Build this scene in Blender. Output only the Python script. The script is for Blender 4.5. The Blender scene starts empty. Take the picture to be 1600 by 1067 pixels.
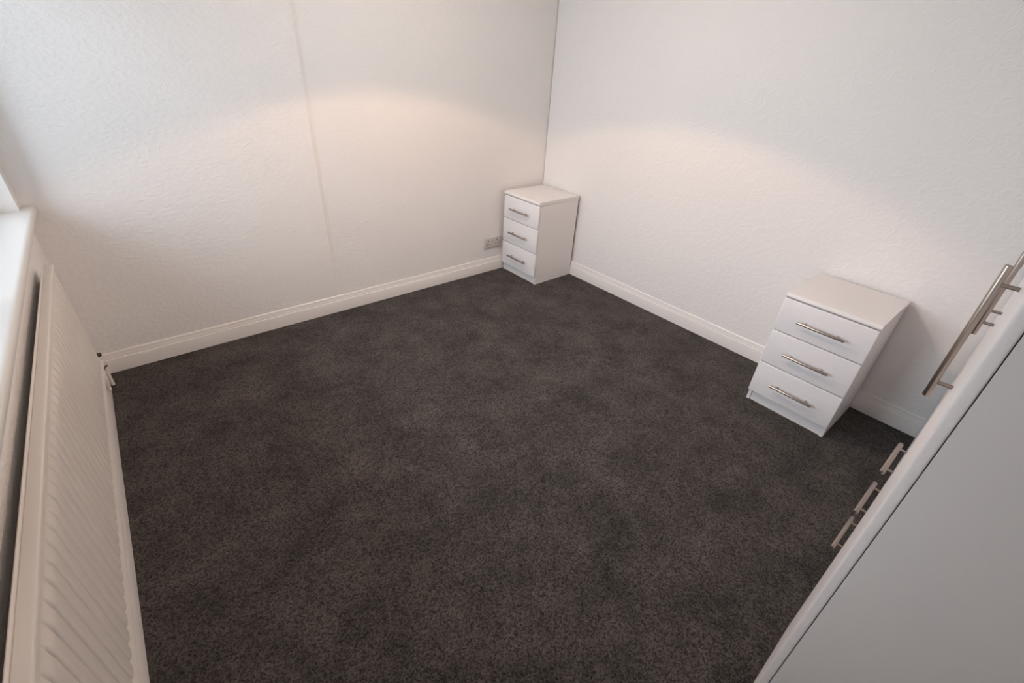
import bpy, bmesh, math, random
from mathutils import Vector, Matrix
random.seed(7)
SC = bpy.context.scene
COL = SC.collection

# ---------------------------------------------------------------- camera
F_PX = 717.2
cam_d = bpy.data.cameras.new('camera')
cam_d.sensor_fit = 'HORIZONTAL'; cam_d.sensor_width = 36.0
cam_d.lens = F_PX / 1600.0 * 36.0
cam_d.clip_start = 0.02; cam_d.clip_end = 60
cam = bpy.data.objects.new('camera', cam_d); COL.objects.link(cam)
pitch, yaw, roll = 0.555, 0.731, 0.065
fw = Vector((math.sin(yaw)*math.cos(pitch), math.cos(yaw)*math.cos(pitch), -math.sin(pitch)))
rt = fw.cross(Vector((0, 0, 1))).normalized(); up = rt.cross(fw)
r2 = rt*math.cos(roll) + up*math.sin(roll); u2 = up*math.cos(roll) - rt*math.sin(roll)
M = Matrix((r2, u2, -fw)).transposed().to_4x4(); M.translation = Vector((-2.975, -3.039, 1.65))
cam.matrix_world = M
SC.camera = cam

# ---------------------------------------------------------------- world, lights, exposure
SC.view_settings.view_transform = 'Standard'; SC.view_settings.look = 'None'
SC.view_settings.gamma = 1.0; SC.view_settings.exposure = 0.03
SC.view_settings.use_curve_mapping = False
wd = bpy.data.worlds.new('overcast_sky'); SC.world = wd; wd.use_nodes = True
bg = wd.node_tree.nodes['Background']; bg.inputs[0].default_value = (0.72, 0.86, 1.0, 1); bg.inputs[1].default_value = 0.7

def light(name, kind, loc, energy, color, **kw):
    d = bpy.data.lights.new(name, kind); d.energy = energy; d.color = color
    for k, v in kw.items(): setattr(d, k, v)
    o = bpy.data.objects.new(name, d); COL.objects.link(o); o.location = loc
    return o
# daylight entering through the window opening
wl = light('window_daylight', 'AREA', (-5.1, -0.40, 2.2), 180, (0.76, 0.88, 1.0), shape='RECTANGLE', size=2.0, size_y=3.0)
wl.rotation_euler = (0, math.radians(-90), 0)
# pendant lamp in the middle of the room: a cone of light under its shade, a soft glow through it
light('pendant_cone', 'SPOT', (-1.55, -1.33, 2.07), 29, (1.0, 0.60, 0.40), spot_size=math.radians(131), spot_blend=0.10, shadow_soft_size=0.06)
light('pendant_glow', 'POINT', (-1.55, -1.33, 2.12), 12, (1.0, 0.90, 0.82), shadow_soft_size=0.16)
lu = light('ceiling_bounce_fill', 'SPOT', (-1.55, -1.33, 2.12), 43, (1.0, 0.87, 0.76), spot_size=math.radians(135), spot_blend=0.25, shadow_soft_size=0.06)  # upward beam added as fill, bounced off the ceiling to even out the walls
lu.rotation_euler = (math.pi, 0, 0)

# soft fill added behind the camera to lift the lower walls, no doorway modelled
dl = light('fill_behind_camera', 'AREA', (-2.68, -3.70, 1.05), 3.6, (1.0, 0.96, 0.93), shape='RECTANGLE', size=0.85, size_y=1.95)
dl.data.spread = math.radians(105)
dl.rotation_euler = (math.radians(90), 0, math.radians(-14))

# ---------------------------------------------------------------- materials
def mat(name, col, rough=0.5, metal=0.0, bump=None, var=None, spec=None, coat=0.0):
    m = bpy.data.materials.new(name); m.use_nodes = True
    nt = m.node_tree; b = nt.nodes['Principled BSDF']
    b.inputs['Base Color'].default_value = (*col, 1); b.inputs['Roughness'].default_value = rough
    b.inputs['Metallic'].default_value = metal
    if spec is not None: b.inputs['Specular IOR Level'].default_value = spec
    if coat: b.inputs['Coat Weight'].default_value = coat; b.inputs['Coat Roughness'].default_value = 0.15
    tc = nt.nodes.new('ShaderNodeTexCoord')
    if var:   # (scale, amount): slight tonal mottling
        n = nt.nodes.new('ShaderNodeTexNoise'); n.inputs['Scale'].default_value = var[0]; n.inputs['Detail'].default_value = 4
        nt.links.new(tc.outputs['Object'], n.inputs['Vector'])
        r = nt.nodes.new('ShaderNodeValToRGB')
        r.color_ramp.elements[0].position = 0.3; r.color_ramp.elements[1].position = 0.7
        r.color_ramp.elements[0].color = (*[c*(1-var[1]) for c in col], 1)
        r.color_ramp.elements[1].color = (*[min(1, c*(1+var[1])) for c in col], 1)
        nt.links.new(n.outputs['Fac'], r.inputs['Fac']); nt.links.new(r.outputs['Color'], b.inputs['Base Color'])
    if bump:  # (scale, strength, distance)
        n = nt.nodes.new('ShaderNodeTexNoise'); n.inputs['Scale'].default_value = bump[0]; n.inputs['Detail'].default_value = 3
        nt.links.new(tc.outputs['Object'], n.inputs['Vector'])
        bp = nt.nodes.new('ShaderNodeBump'); bp.inputs['Strength'].default_value = bump[1]; bp.inputs['Distance'].default_value = bump[2]
        nt.links.new(n.outputs['Fac'], bp.inputs['Height']); nt.links.new(bp.outputs['Normal'], b.inputs['Normal'])
    return m

def embossed_paper(name, col, scale, dist, stretch, strength, swirl):
    """painted embossed wallpaper: leafy dents and a fine grain, all relief"""
    m = mat(name, col, 0.62, spec=0.3); nt = m.node_tree; b = nt.nodes['Principled BSDF']
    tc = nt.nodes.new('ShaderNodeTexCoord'); mp = nt.nodes.new('ShaderNodeMapping'); mp.inputs['Scale'].default_value = stretch
    nt.links.new(tc.outputs['Object'], mp.inputs['Vector'])
    a = nt.nodes.new('ShaderNodeTexNoise'); a.inputs['Scale'].default_value = scale; a.inputs['Detail'].default_value = 3; a.inputs['Distortion'].default_value = swirl
    nt.links.new(mp.outputs['Vector'], a.inputs['Vector'])
    r = nt.nodes.new('ShaderNodeValToRGB'); r.color_ramp.elements[0].position = 0.42; r.color_ramp.elements[1].position = 0.62
    nt.links.new(a.outputs['Fac'], r.inputs['Fac'])
    f = nt.nodes.new('ShaderNodeTexNoise'); f.inputs['Scale'].default_value = scale*5; f.inputs['Detail'].default_value = 2
    nt.links.new(mp.outputs['Vector'], f.inputs['Vector'])
    mx = nt.nodes.new('ShaderNodeMath'); mx.operation = 'MULTIPLY_ADD'; mx.inputs[1].default_value = 0.35
    nt.links.new(f.outputs['Fac'], mx.inputs[0]); nt.links.new(r.outputs['Color'], mx.inputs[2])
    bp = nt.nodes.new('ShaderNodeBump'); bp.inputs['Strength'].default_value = strength; bp.inputs['Distance'].default_value = dist
    nt.links.new(mx.outputs[0], bp.inputs['Height']); nt.links.new(bp.outputs['Normal'], b.inputs['Normal'])
    return m

def carpet_mat():
    m = bpy.data.materials.new('charcoal_carpet'); m.use_nodes = True; nt = m.node_tree; b = nt.nodes['Principled BSDF']
    b.inputs['Roughness'].default_value = 1.0; b.inputs['Specular IOR Level'].default_value = 0.05
    b.inputs['Sheen Weight'].default_value = 0.12; b.inputs['Sheen Roughness'].default_value = 0.5
    b.inputs['Sheen Tint'].default_value = (0.8, 0.72, 0.66, 1)
    tc = nt.nodes.new('ShaderNodeTexCoord')
    def noise(s, d, ro=0.55, dis=0):
        n = nt.nodes.new('ShaderNodeTexNoise'); n.inputs['Scale'].default_value = s; n.inputs['Detail'].default_value = d
        n.inputs['Roughness'].default_value = ro; n.inputs['Distortion'].default_value = dis
        nt.links.new(tc.outputs['Object'], n.inputs['Vector']); return n
    big = noise(4.2, 10, 0.72, 0.1)                 # brushed pile patches
    fine = nt.nodes.new('ShaderNodeTexVoronoi'); fine.inputs['Scale'].default_value = 200   # one cell per tuft
    nt.links.new(tc.outputs['Object'], fine.inputs['Vector'])
    clump = noise(55, 3, 0.7)
    sep = nt.nodes.new('ShaderNodeSeparateColor'); nt.links.new(fine.outputs['Color'], sep.inputs[0])
    tuft = nt.nodes.new('ShaderNodeMath'); tuft.operation = 'MULTIPLY_ADD'; tuft.inputs[1].default_value = 0.62
    half = nt.nodes.new('ShaderNodeMath'); half.operation = 'MULTIPLY'; half.inputs[1].default_value = 0.38
    nt.links.new(clump.outputs['Fac'], half.inputs[0]); nt.links.new(sep.outputs[0], tuft.inputs[0]); nt.links.new(half.outputs[0], tuft.inputs[2])
    r1 = nt.nodes.new('ShaderNodeValToRGB'); r1.color_ramp.elements[0].position = 0.36; r1.color_ramp.elements[1].position = 0.68
    r1.color_ramp.elements[0].color = (0.044, 0.040, 0.038, 1); r1.color_ramp.elements[1].color = (0.094, 0.085, 0.080, 1)
    nt.links.new(big.outputs['Fac'], r1.inputs['Fac'])
    r2_ = nt.nodes.new('ShaderNodeValToRGB'); r2_.color_ramp.elements[0].position = 0.15; r2_.color_ramp.elements[1].position = 0.85
    r2_.color_ramp.elements[0].color = (0.30, 0.30, 0.30, 1); r2_.color_ramp.elements[1].color = (1.70, 1.66, 1.60, 1)
    nt.links.new(tuft.outputs[0], r2_.inputs['Fac'])
    mx = nt.nodes.new('ShaderNodeMix'); mx.data_type = 'RGBA'; mx.blend_type = 'MULTIPLY'; mx.inputs[0].default_value = 1.0
    nt.links.new(r1.outputs['Color'], mx.inputs[6]); nt.links.new(r2_.outputs['Color'], mx.inputs[7])
    nt.links.new(mx.outputs[2], b.inputs['Base Color'])
    bp = nt.nodes.new('ShaderNodeBump'); bp.inputs['Strength'].default_value = 0.7; bp.inputs['Distance'].default_value = 0.004
    nt.links.new(tuft.outputs[0], bp.inputs['Height']); nt.links.new(bp.outputs['Normal'], b.inputs['Normal'])
    return m

def brushed_steel():
    m = mat('brushed_steel', (0.42, 0.365, 0.32), 0.32, 1.0); nt = m.node_tree; b = nt.nodes['Principled BSDF']
    tc = nt.nodes.new('ShaderNodeTexCoord'); n = nt.nodes.new('ShaderNodeTexNoise'); n.inputs['Scale'].default_value = 900
    nt.links.new(tc.outputs['Object'], n.inputs['Vector'])
    mr = nt.nodes.new('ShaderNodeMapRange'); mr.inputs['To Min'].default_value = 0.25; mr.inputs['To Max'].default_value = 0.42
    nt.links.new(n.outputs['Fac'], mr.inputs['Value']); nt.links.new(mr.outputs['Result'], b.inputs['Roughness'])
    return m

def pane_mat():
    m = bpy.data.materials.new('window_glass'); m.use_nodes = True; nt = m.node_tree; nt.nodes.clear()
    o = nt.nodes.new('ShaderNodeOutputMaterial'); t = nt.nodes.new('ShaderNodeBsdfTransparent'); g = nt.nodes.new('ShaderNodeBsdfGlossy')
    g.inputs['Roughness'].default_value = 0.02; x = nt.nodes.new('ShaderNodeMixShader'); x.inputs[0].default_value = 0.06
    nt.links.new(t.outputs[0], x.inputs[1]); nt.links.new(g.outputs[0], x.inputs[2]); nt.links.new(x.outputs[0], o.inputs[0])
    return m

PAPER_A = embossed_paper('painted_wallpaper_fine', (0.86, 0.832, 0.808), 38, 0.003, (1.0, 1.0, 1.6), 0.30, 0.3)
PAPER_B = embossed_paper('painted_wallpaper_leaf', (0.86, 0.832, 0.808), 24, 0.003, (1.0, 1.0, 1.2), 0.28, 1.2)
CEIL = mat('ceiling_paint', (0.83, 0.82, 0.81), 0.8)
GLOSS = mat('white_gloss_paint', (0.84, 0.80, 0.765), 0.28, bump=(14, 0.12, 0.002))
SILLM = mat('white_sill_paint', (0.72, 0.70, 0.67), 0.35, bump=(9, 0.08, 0.002))
VINYL = mat('white_vinyl_board', (0.84, 0.81, 0.81), 0.34, var=(60, 0.012), bump=(160, 0.06, 0.0006))
TOPM = mat('white_laminate_top', (0.80, 0.765, 0.745), 0.30, bump=(120, 0.05, 0.0006))
CARC = mat('white_carcass_board', (0.82, 0.79, 0.77), 0.42, bump=(160, 0.06, 0.0006))
WSIDE = mat('white_wardrobe_board', (0.72, 0.70, 0.69), 0.42, bump=(160, 0.06, 0.0006))
STEEL = brushed_steel()
HARD = mat('brown_hardboard', (0.22, 0.12, 0.075), 0.8, var=(40, 0.15))
RADM = mat('radiator_enamel', (0.74, 0.69, 0.64), 0.33)
SOCK = mat('socket_plastic', (0.60, 0.56, 0.53), 0.35)
DARK = mat('dark_recess', (0.03, 0.027, 0.025), 0.6)
UPVC = mat('white_upvc', (0.85, 0.85, 0.85), 0.3)
CARPET = carpet_mat()
PANE = pane_mat()

# ---------------------------------------------------------------- helpers
def link(name, bm, m, parent=None, smooth=False, loc=None, rot=None):
    me = bpy.data.meshes.new(name); bmesh.ops.recalc_face_normals(bm, faces=bm.faces[:]); bm.to_mesh(me); bm.free()
    for mm in (m if isinstance(m, (list, tuple)) else [m]): me.materials.append(mm)
    if smooth:
        for p in me.polygons: p.use_smooth = True
        me.set_sharp_from_angle(angle=math.radians(38))
    o = bpy.data.objects.new(name, me); COL.objects.link(o)
    if parent: o.parent = parent
    if loc: o.location = loc
    if rot: o.rotation_euler = rot
    return o
def box(bm, x0, x1, y0, y1, z0, z1, bev=0.0, seg=2):
    r = bmesh.ops.create_cube(bm, size=1.0); vs = r['verts']
    for v in vs:
        v.co.x = x0 if v.co.x < 0 else x1; v.co.y = y0 if v.co.y < 0 else y1; v.co.z = z0 if v.co.z < 0 else z1
    if bev:
        es = {e for v in vs for e in v.link_edges}
        bmesh.ops.bevel(bm, geom=list(es), offset=bev, segments=seg, profile=0.5, affect='EDGES')
def bbox(*a, **k):
    bm = bmesh.new(); box(bm, *a, **k); return bm
def tube(bm, a, b, r, seg=16, bev=0.0):
    a = Vector(a); b = Vector(b); d = b - a
    rr = bmesh.ops.create_cone(bm, cap_ends=True, segments=seg, radius1=r, radius2=r, depth=d.length)
    q = Vector((0, 0, 1)).rotation_difference(d.normalized()).to_matrix().to_4x4(); q.translation = (a+b)/2
    if bev:
        es = [e for e in {e for v in rr['verts'] for e in v.link_edges} if len([f for f in e.link_faces if len(f.verts) > 4]) == 1]
        g = bmesh.ops.bevel(bm, geom=es, offset=bev, segments=2, profile=0.5, affect='EDGES')
        vs = list({v for f in g['faces'] for v in f.verts} | {v for v in rr['verts'] if v.is_valid})
    else: vs = rr['verts']
    bmesh.ops.transform(bm, matrix=q, verts=vs)
def sweep(bm, prof, p0, p1, nrm):
    """extrude a profile [(out, z)] from p0 to p1, out along nrm"""
    nrm = Vector(nrm)
    a = [bm.verts.new(Vector(p0) + nrm*o + Vector((0, 0, z))) for o, z in prof]
    b = [bm.verts.new(Vector(p1) + nrm*o + Vector((0, 0, z))) for o, z in prof]
    n = len(prof)
    for i in range(n):
        j = (i+1) % n
        bm.faces.new((a[i], a[j], b[j], b[i]))
    bm.faces.new(a); bm.faces.new(b[::-1])
def empty(name, loc, rz=0.0):
    o = bpy.data.objects.new(name, None); COL.objects.link(o); o.location = loc; o.rotation_euler = (0, 0, rz)
    o.empty_display_size = 0.1; return o
def tag(o, label, cat, group=None):
    o['label'] = label; o['category'] = cat
    if group: o['group'] = group
    return o
def structure(o): o['kind'] = 'structure'; return o

SK = 0.018                       # skirting thickness
SKEW = -0.018                    # the window wall is a touch out of square
WX = -3.318                      # corner of window wall and far wall
BACK = -3.72                     # wall behind the wardrobe
CH = 2.55

# ---------------------------------------------------------------- setting
bm = bmesh.new(); box(bm, -3.60, 0.14, -3.86, 0.14, -0.12, 0.0)
structure(link('floor', bm, CARPET))
bm = bmesh.new(); box(bm, -3.60, 0.14, -3.86, 0.14, CH, CH+0.1)
structure(link('ceiling', bm, CEIL))

# far wall: left part of the plaster stands a few millimetres proud and steps back at x = -1.96
bm = bmesh.new()
pts = [(-3.60, 0.0), (-1.966, 0.0), (-1.958, 0.0016), (-1.944, 0.0050), (-1.935, 0.0062), (0.14, 0.0062), (0.14, 0.14), (-3.60, 0.14)]
lo = [bm.verts.new((x, y, 0)) for x, y in pts]; hi = [bm.verts.new((x, y, CH)) for x, y in pts]
for i in range(len(pts)):
    j = (i+1) % len(pts); bm.faces.new((lo[i], lo[j], hi[j], hi[i]))
bm.faces.new(lo[::-1]); bm.faces.new(hi)
structure(link('wall_far', bm, PAPER_A))
structure(link('wall_right', bbox(0.0, 0.14, -3.86, 0.0, 0, CH), PAPER_B))
structure(link('wall_near', bbox(-3.60, 0.0, -3.86, BACK, 0, CH), PAPER_B))

SILL_Z = 0.944; WY0, WY1, WZ1 = -0.085, -2.05, 2.15
bm = bmesh.new()
box(bm, -0.22, 0.0, -3.72, 0.0, 0, SILL_Z-0.035)
box(bm, -0.22, 0.0, -3.72, 0.0, WZ1, CH)
box(bm, -0.22, 0.0, WY0, 0.0, SILL_Z-0.035, WZ1)
box(bm, -0.22, 0.0, -3.72, WY1, SILL_Z-0.035, WZ1)
structure(link('wall_left', bm, PAPER_A, loc=(WX, 0, 0), rot=(0, 0, SKEW)))

win = structure(empty('window_1', (WX, 0, 0), SKEW))
bm = bmesh.new()
# sill board with horns running on in front of the wall
prof = [(-0.15, -0.035), (0.040, -0.035), (0.045, -0.031), (0.047, -0.022), (0.047, -0.012), (0.044, -0.005), (0.038, -0.0012), (0.030, 0.0), (-0.15, 0.0)]
sweep(bm, [(o, z) for o, z in prof], (0, WY0-0.002, SILL_Z), (0, WY1+0.002, SILL_Z), (1, 0, 0))
prof2 = [(0.001 if o < 0 else o, z) for o, z in prof]
sweep(bm, prof2, (0, -0.004, SILL_Z), (0, WY0-0.002, SILL_Z), (1, 0, 0))
sweep(bm, prof2, (0, WY1+0.002, SILL_Z), (0, WY1-0.08, SILL_Z), (1, 0, 0))
link('window_sill', bm, SILLM, win, smooth=True)
bm = bmesh.new(); fx0, fx1 = -0.20, -0.135
for a in ((WY0-0.065, WY0-0.002, SILL_Z, WZ1-0.002), (WY1+0.002, WY1+0.065, SILL_Z, WZ1-0.002), (-1.25, -1.19, SILL_Z, WZ1-0.002)):
    box(bm, fx0, fx1, a[0], a[1], a[2], a[3], bev=0.004)
box(bm, fx0, fx1, WY1+0.004, WY0-0.004, SILL_Z, SILL_Z+0.065, bev=0.004)
box(bm, fx0, fx1, WY1+0.004, WY0-0.004, WZ1-0.067, WZ1-0.002, bev=0.004)
link('window_frame', bm, UPVC, win)
for y0, y1 in ((WY0-0.064, -1.191), (-1.249, WY1+0.064)):
    link('window_pane', bbox(-0.172, -0.168, y1, y0, SILL_Z+0.064, WZ1-0.066), PANE, win)

# skirting boards
SP = [(0, 0), (SK, 0), (SK, 0.080), (0.0165, 0.0835), (0.0130, 0.0850), (0.0130, 0.0880), (0.0115, 0.0960), (0.0085, 0.1030), (0.0078, 0.1085), (0.0078, 0.1125), (0.0060, 0.1170), (0.0030, 0.1200), (0, 0.1200)]
bm = bmesh.new(); sweep(bm, SP, (-3.30, 0, 0), (-0.001, 0, 0), (0, -1, 0))
bmesh.ops.translate(bm, verts=bm.verts, vec=(0, 0, 0.0005))
structure(link('baseboard_far', bm, GLOSS, smooth=True))
bm = bmesh.new(); sweep(bm, SP, (0, -0.0185, 0), (0, -3.70, 0), (-1, 0, 0))
bmesh.ops.translate(bm, verts=bm.verts, vec=(0, 0, 0.0005))
structure(link('baseboard_right', bm, GLOSS, smooth=True))
bm = bmesh.new(); sweep(bm, SP, (0, -0.020, 0), (0, -3.70, 0), (1, 0, 0))
bmesh.ops.translate(bm, verts=bm.verts, vec=(0, 0, 0.0005))
structure(link('baseboard_left', bm, GLOSS, smooth=True, loc=(WX, 0, 0), rot=(0, 0, SKEW)))

# ---------------------------------------------------------------- handles
def bar_handle(name, parent, c, axis, length, post_gap, standoff, out, r=0.0068, pr=0.0040):
    """T-bar: c = point on the door face at the middle of the bar"""
    c = Vector(c); ax = Vector(axis); ou = Vector(out)
    bm = bmesh.new()
    tube(bm, c + ou*standoff - ax*length/2, c + ou*standoff + ax*length/2, r, 20, bev=0.0010)
    for s in (-1, 1):
        tube(bm, c + ax*s*post_gap/2 - ou*0.001, c + ax*s*post_gap/2 + ou*(standoff - r*0.6), pr, 14)
    o = link(name, bm, STEEL, parent, smooth=True); o['label'] = 'brushed steel T-bar handle'
    return o

# ---------------------------------------------------------------- bedside chests (front faces -x)
def chest():
    W, D = 0.432, 0.448; root = empty('bedside_chest', (0, 0, 0))
    # local origin: back, centre, floor. front towards -x
    hw = W/2
    for s in (-1, 1):
        y0, y1 = sorted((s*(hw-0.004), s*(hw-0.022)))
        link('side_panel', bbox(-D+0.0215, 0, y0, y1, 0.0, 0.6745, bev=0.0012), CARC, root)
    link('plinth', bbox(-D+0.028, -D+0.044, -hw+0.0225, hw-0.0225, 0.0, 0.085, bev=0.001), CARC, root)
    link('back_panel', bbox(0.0005, 0.0045, -hw+0.006, hw-0.006, 0.135, 0.670), HARD, root)['label'] = 'brown hardboard back panel'
    t = bmesh.new()
    # top slab: post-formed front edge
    pr = [(0, 0.675), (D-0.004, 0.675), (D+0.001, 0.6765), (D+0.0035, 0.681), (D+0.003, 0.687), (D-0.0005, 0.6935), (D-0.006, 0.698), (D-0.012, 0.700), (0, 0.700)]
    sweep(t, pr, (0, -hw, 0), (0, hw, 0), (-1, 0, 0))
    link('top', t, TOPM, root, smooth=True)
    for z0, z1 in ((0.072, 0.2735), (0.2775, 0.479), (0.483, 0.6705)):
        d = link('drawer', bbox(-D, -D+0.0185, -hw+0.0015, hw-0.0015, z0, z1, bev=0.0045, seg=3), VINYL, root, smooth=True)
        # drawer box behind the front
        zc = (z0+z1)/2
        bar_handle('handle', d, (-D, 0, zc-0.002), (0, 1, 0), 0.222, 0.150, 0.030, (-1, 0, 0))
    return root
def children(o): return [c for c in bpy.data.objects if c.parent == o]
def copy_tree(o, parent=None):
    c = o.copy(); COL.objects.link(c); c.parent = parent
    for k in children(o): copy_tree(k, c)
    return c
GRP = 'white three-drawer bedside chests along the right wall'
c1 = chest()
c2 = copy_tree(c1)
c1.location = (-SK-0.0055, -0.034-0.216, 0)
c2.location = (-SK-0.0055, -2.340-0.216, 0)
tag(c1, 'white three-drawer bedside chest in the far corner beside the wall socket', 'chest of drawers', GRP)
tag(c2, 'white three-drawer bedside chest nearest the wardrobe, larger in view', 'chest of drawers', GRP)

# ---------------------------------------------------------------- wardrobe (front faces +y)
WT = 2.06
wr = tag(empty('wardrobe', (-2.075, -3.080, 0), -0.0055), 'tall white fitted wardrobe with steel bar handles, right beside the camera', 'wardrobe')
WL = 2.045
wr.rotation_euler.x = -0.010          # stands very slightly out of plumb
link('side_panel', bbox(0.0, 0.018, -0.60, -0.0205, 0, WT, bev=0.001), WSIDE, wr)
for x in (0.391, 1.291, 1.691):
    link('partition', bbox(x, x+0.018, -0.58, -0.0215, 0.08, WT-0.02), WSIDE, wr)
link('side_panel', bbox(WL-0.018, WL, -0.60, -0.0205, 0, WT, bev=0.001), WSIDE, wr)
link('top', bbox(0.018, WL-0.018, -0.60, -0.0205, WT-0.018, WT), WSIDE, wr)
link('base', bbox(0.018, WL-0.018, -0.60, -0.0215, 0.065, 0.0795), WSIDE, wr)
link('plinth', bbox(0.0185, WL-0.0185, -0.046, -0.030, 0, 0.0645), WSIDE, wr)
link('back_panel', bbox(0.018, WL-0.018, -0.605, -0.6005, 0.05, WT), HARD, wr)
DZ0 = 0.072
def wdoor(x0, x1, z0, z1, hx, hinge_x, open_deg=0.0):
    """door pivots about its hinge edge; hx = handle position"""
    bm = bbox(x0-hinge_x, x1-hinge_x, -0.0195, 0.0, z0, z1, bev=0.0060, seg=4)
    d = link('door', bm, VINYL, wr, smooth=True, loc=(hinge_x, 0, 0), rot=(0, 0, math.radians(open_deg)))
    bar_handle('handle', d, (hx-hinge_x, 0, 1.225), (0, 0, 1), 0.300, 0.225, 0.031, (0, 1, 0), r=0.0066, pr=0.0042)
    return d
wdoor(0.001, 0.398, DZ0, WT, 0.322, 0.001, 1.1)
wdoor(0.402, 0.8485, 0.662, WT, 0.790, 0.402)
wdoor(0.8515, 1.298, 0.662, WT, 0.910, 1.298)
wdoor(1.302, 1.700, DZ0, WT, 1.640, 1.302)
for z0, z1 in ((DZ0, 0.2645), (0.2685, 0.461), (0.465, 0.658)):
    d = link('drawer', bbox(0.402, 1.298, -0.0195, 0.0, z0, z1, bev=0.0060, seg=4), VINYL, wr, smooth=True)
    bar_handle('handle', d, (0.850, 0, (z0+z1)/2 + 0.004), (1, 0, 0), 0.215, 0.150, 0.028, (0, 1, 0), r=0.0076)
link('filler_panel', bbox(1.704, WL, -0.0195, 0.0, 0.0, WT, bev=0.003), VINYL, wr, smooth=True)

# ---------------------------------------------------------------- radiator on the window wall
rad = tag(empty('radiator', (WX, 0, 0), SKEW), 'white ribbed panel radiator fixed under the window sill', 'radiator')
RY0, RY1, RZ0, RZ1, RN = -0.425, -2.70, 0.297, 0.802, 0.065
# pressed front panel: a height field with raised flutes
pitch_f = 0.050; nfl = int((RY0-RY1-0.03)/pitch_f)
span = nfl*pitch_f; ystart = RY0 - ((RY0-RY1)-span)/2
us = []                                  # (y, flute shape 0..1)
for k in range(nfl):
    for f, h in ((0.0, 0), (0.045, 0.06), (0.09, 0.5), (0.14, 0.84), (0.20, 0.93), (0.34, 0.985), (0.5, 1), (0.66, 0.985), (0.80, 0.93), (0.86, 0.84), (0.91, 0.5), (0.955, 0.06)):
        us.append((ystart - (k+f)*pitch_f, h, f))
us = [(RY0, 0, 0)] + us + [(ystart-span, 0, 0), (RY1, 0, 0)]
zr = [0.0, 0.006, 0.022, 0.0265, 0.029, 0.0315, 0.034, 0.037, 0.041, 0.046, 0.052, 0.25, 0.368, 0.385, 0.40, 0.415, 0.430, 0.445, 0.458, 0.468, 0.4915]
bm = bmesh.new(); grid = []
def endfall(t, f):                       # rounded ends of each flute
    w = abs(f-0.5)/0.5
    zb = 0.0240 + 0.016*(1-math.sqrt(max(0, 1-w*w)))
    a = min(1, max(0, (t-zb)/0.006)); b = min(1, max(0, (0.465-t)/0.030))
    return a*a*(3-2*a)*b*b*(3-2*b)
for y, h, f in us:
    grid.append([bm.verts.new((RN - 0.0068 + 0.0072*h*endfall(t, f) + 0.0094*max(0, 1-max(0, t-0.004)/0.024)**1.0, y, RZ0+t)) for t in zr])
for i in range(len(grid)-1):
    for j in range(len(zr)-1):
        bm.faces.new((grid[i][j], grid[i+1][j], grid[i+1][j+1], grid[i][j+1]))
# back of the panel
b = [bm.verts.new((RN-0.0150, y, RZ0+t)) for y in (RY0, RY1) for t in (0.0, 0.4915)]
bm.faces.new((b[0], b[1], b[3], b[2]))
bm.faces.new([grid[0][j] for j in range(len(zr))] + [b[1], b[0]])
bm.faces.new([grid[-1][j] for j in range(len(zr))] + [b[3], b[2]])
bm.faces.new([g[0] for g in grid] + [b[2], b[0]])
bm.faces.new([g[-1] for g in grid] + [b[3], b[1]])
link('front_panel', bm, RADM, rad, smooth=True)
bm = bmesh.new()
prof = [(0.030, -0.028), (0.030, -0.003), (0.033, 0.0), (0.0345, -0.0015), (0.037, -0.004), (0.040, -0.0015), (0.057, -0.0010), (0.0625, -0.0025), (RN-0.0005, -0.006), (RN-0.0005, -0.0135), (0.050, -0.0135), (0.050, -0.028)]
sweep(bm, prof, (0, RY0+0.001, RZ1), (0, RY1-0.001, RZ1), (1, 0, 0))
link('top_cover', bm, RADM, rad, smooth=True)
bm = bmesh.new(); sweep(bm, [(0.046, -0.0045), (RN+0.0025, -0.0045), (RN+0.0025, 0.0), (0.046, 0.0)], (0, RY0, RZ0), (0, RY1, RZ0), (1, 0, 0))
link('bottom_rail', bm, RADM, rad)
bm = bmesh.new()
for k in range(90):                      # convector fins on the back
    y = RY0 - 0.04 - k*0.0255
    box(bm, 0.0315, 0.0495, y-0.0006, y+0.0006, RZ0+0.04, RZ1-0.03)
fo = link('convector_fins', bm, RADM, rad); fo['kind'] = 'stuff'
for y in (-0.60, -1.50, -2.40):
    bm = bmesh.new(); box(bm, 0.0005, 0.031, y-0.012, y+0.012, RZ0+0.06, RZ0+0.40, bev=0.001)
    link('bracket', bm, RADM, rad)
link('end_panel', bbox(0.031, RN-0.006, RY0, RY0+0.002, RZ0+0.004, RZ1-0.014), RADM, rad)
link('end_panel', bbox(0.031, RN-0.006, RY1-0.002, RY1, RZ0+0.004, RZ1-0.014), RADM, rad)
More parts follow.
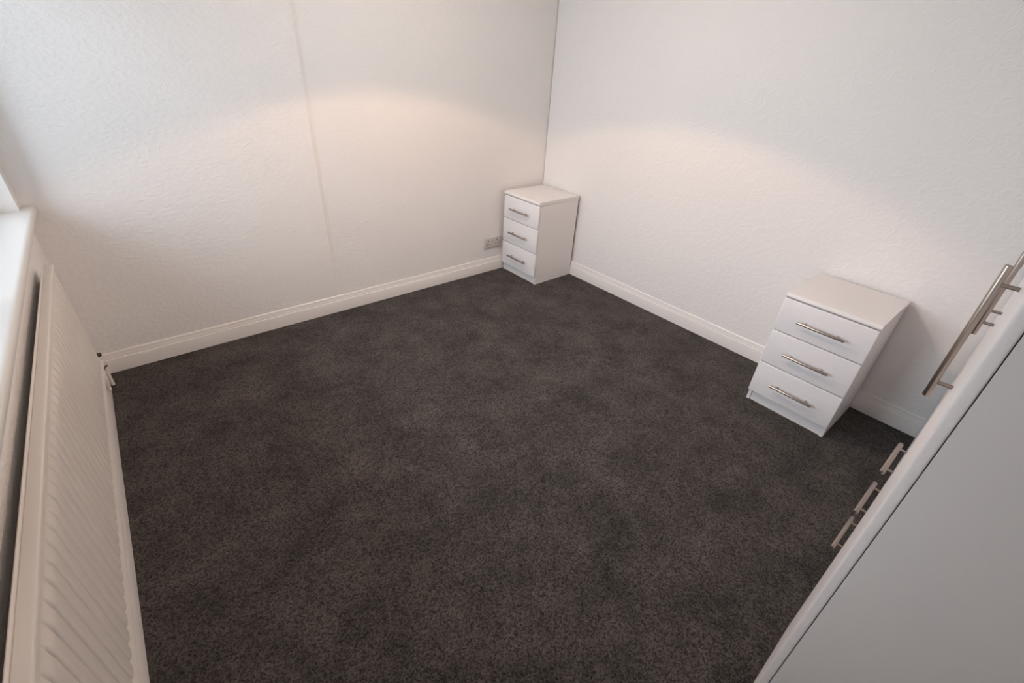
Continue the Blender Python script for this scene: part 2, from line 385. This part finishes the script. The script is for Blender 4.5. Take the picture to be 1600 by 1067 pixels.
# valve and pipe at the far end
vy, vn = -0.155, 0.030
bm = bmesh.new()
tube(bm, (vn, vy, 0.135), (vn, vy, 0.195), 0.0125, 16, bev=0.002)
tube(bm, (vn, vy, 0.165), (vn, vy-0.09, 0.165), 0.009, 14)
vo = link('valve', bm, RADM, rad, smooth=True)
for p, q_, r in (((vn, vy, 0.195), (vn, vy, 0.208), 0.012), ((vn, vy, 0.126), (vn, vy, 0.135), 0.0135), ((vn, vy-0.09, 0.165), (vn, vy-0.10, 0.165), 0.011)):
    bm = bmesh.new(); tube(bm, p, q_, r, 14)
    link('valve_nut', bm, DARK, vo, smooth=True)['label'] = 'dark valve nut'
for p, q_, r in (((vn, vy, 0.006), (vn, vy, 0.126), 0.0085), ((vn, vy-0.10, 0.165), (vn+0.018, RY0-0.04, 0.165), 0.008), ((vn+0.018, RY0-0.04, 0.160), (vn+0.018, RY0-0.04, RZ0+0.03), 0.009)):
    bm = bmesh.new(); tube(bm, p, q_, r, 14)
    link('pipe', bm, RADM, rad, smooth=True)
bm = bmesh.new(); tube(bm, (vn, vy, 0.0), (vn, vy, 0.006), 0.012, 14)
link('pipe_collar', bm, DARK, rad, smooth=True)['label'] = 'dark collar where the pipe enters the carpet'

# ---------------------------------------------------------------- double power socket on the far wall
so = tag(empty('power_socket', (-0.563, 0.0062, 0.2605)), 'pale grey double wall socket above the skirting beside the corner chest', 'socket')
link('back_box', bbox(-0.079, 0.079, -0.012, 0.0, -0.041, 0.041, bev=0.002), SOCK, so)
link('face_plate', bbox(-0.083, 0.083, -0.019, -0.012, -0.0435, 0.0435, bev=0.003, seg=3), SOCK, so, smooth=True)
for s in (-1, 1):
    bm = bmesh.new(); cx = s*0.047
    box(bm, cx-0.0045, cx+0.0045, -0.0194, -0.0185, 0.010, 0.022)
    for t in (-1, 1): box(bm, cx+t*0.0125-0.0045, cx+t*0.0125+0.0045, -0.0194, -0.0185, -0.016, -0.009)
    link('pin_holes', bm, DARK, so)['label'] = 'three dark pin holes'
    link('switch', bbox(s*0.0145-0.006, s*0.0145+0.006, -0.0235, -0.018, 0.004, 0.026, bev=0.0015), SOCK, so)
    bm = bmesh.new(); tube(bm, (s*0.068, -0.0188, 0.0), (s*0.068, -0.0197, 0.0), 0.004, 12)
    link('screw', bm, STEEL, so)
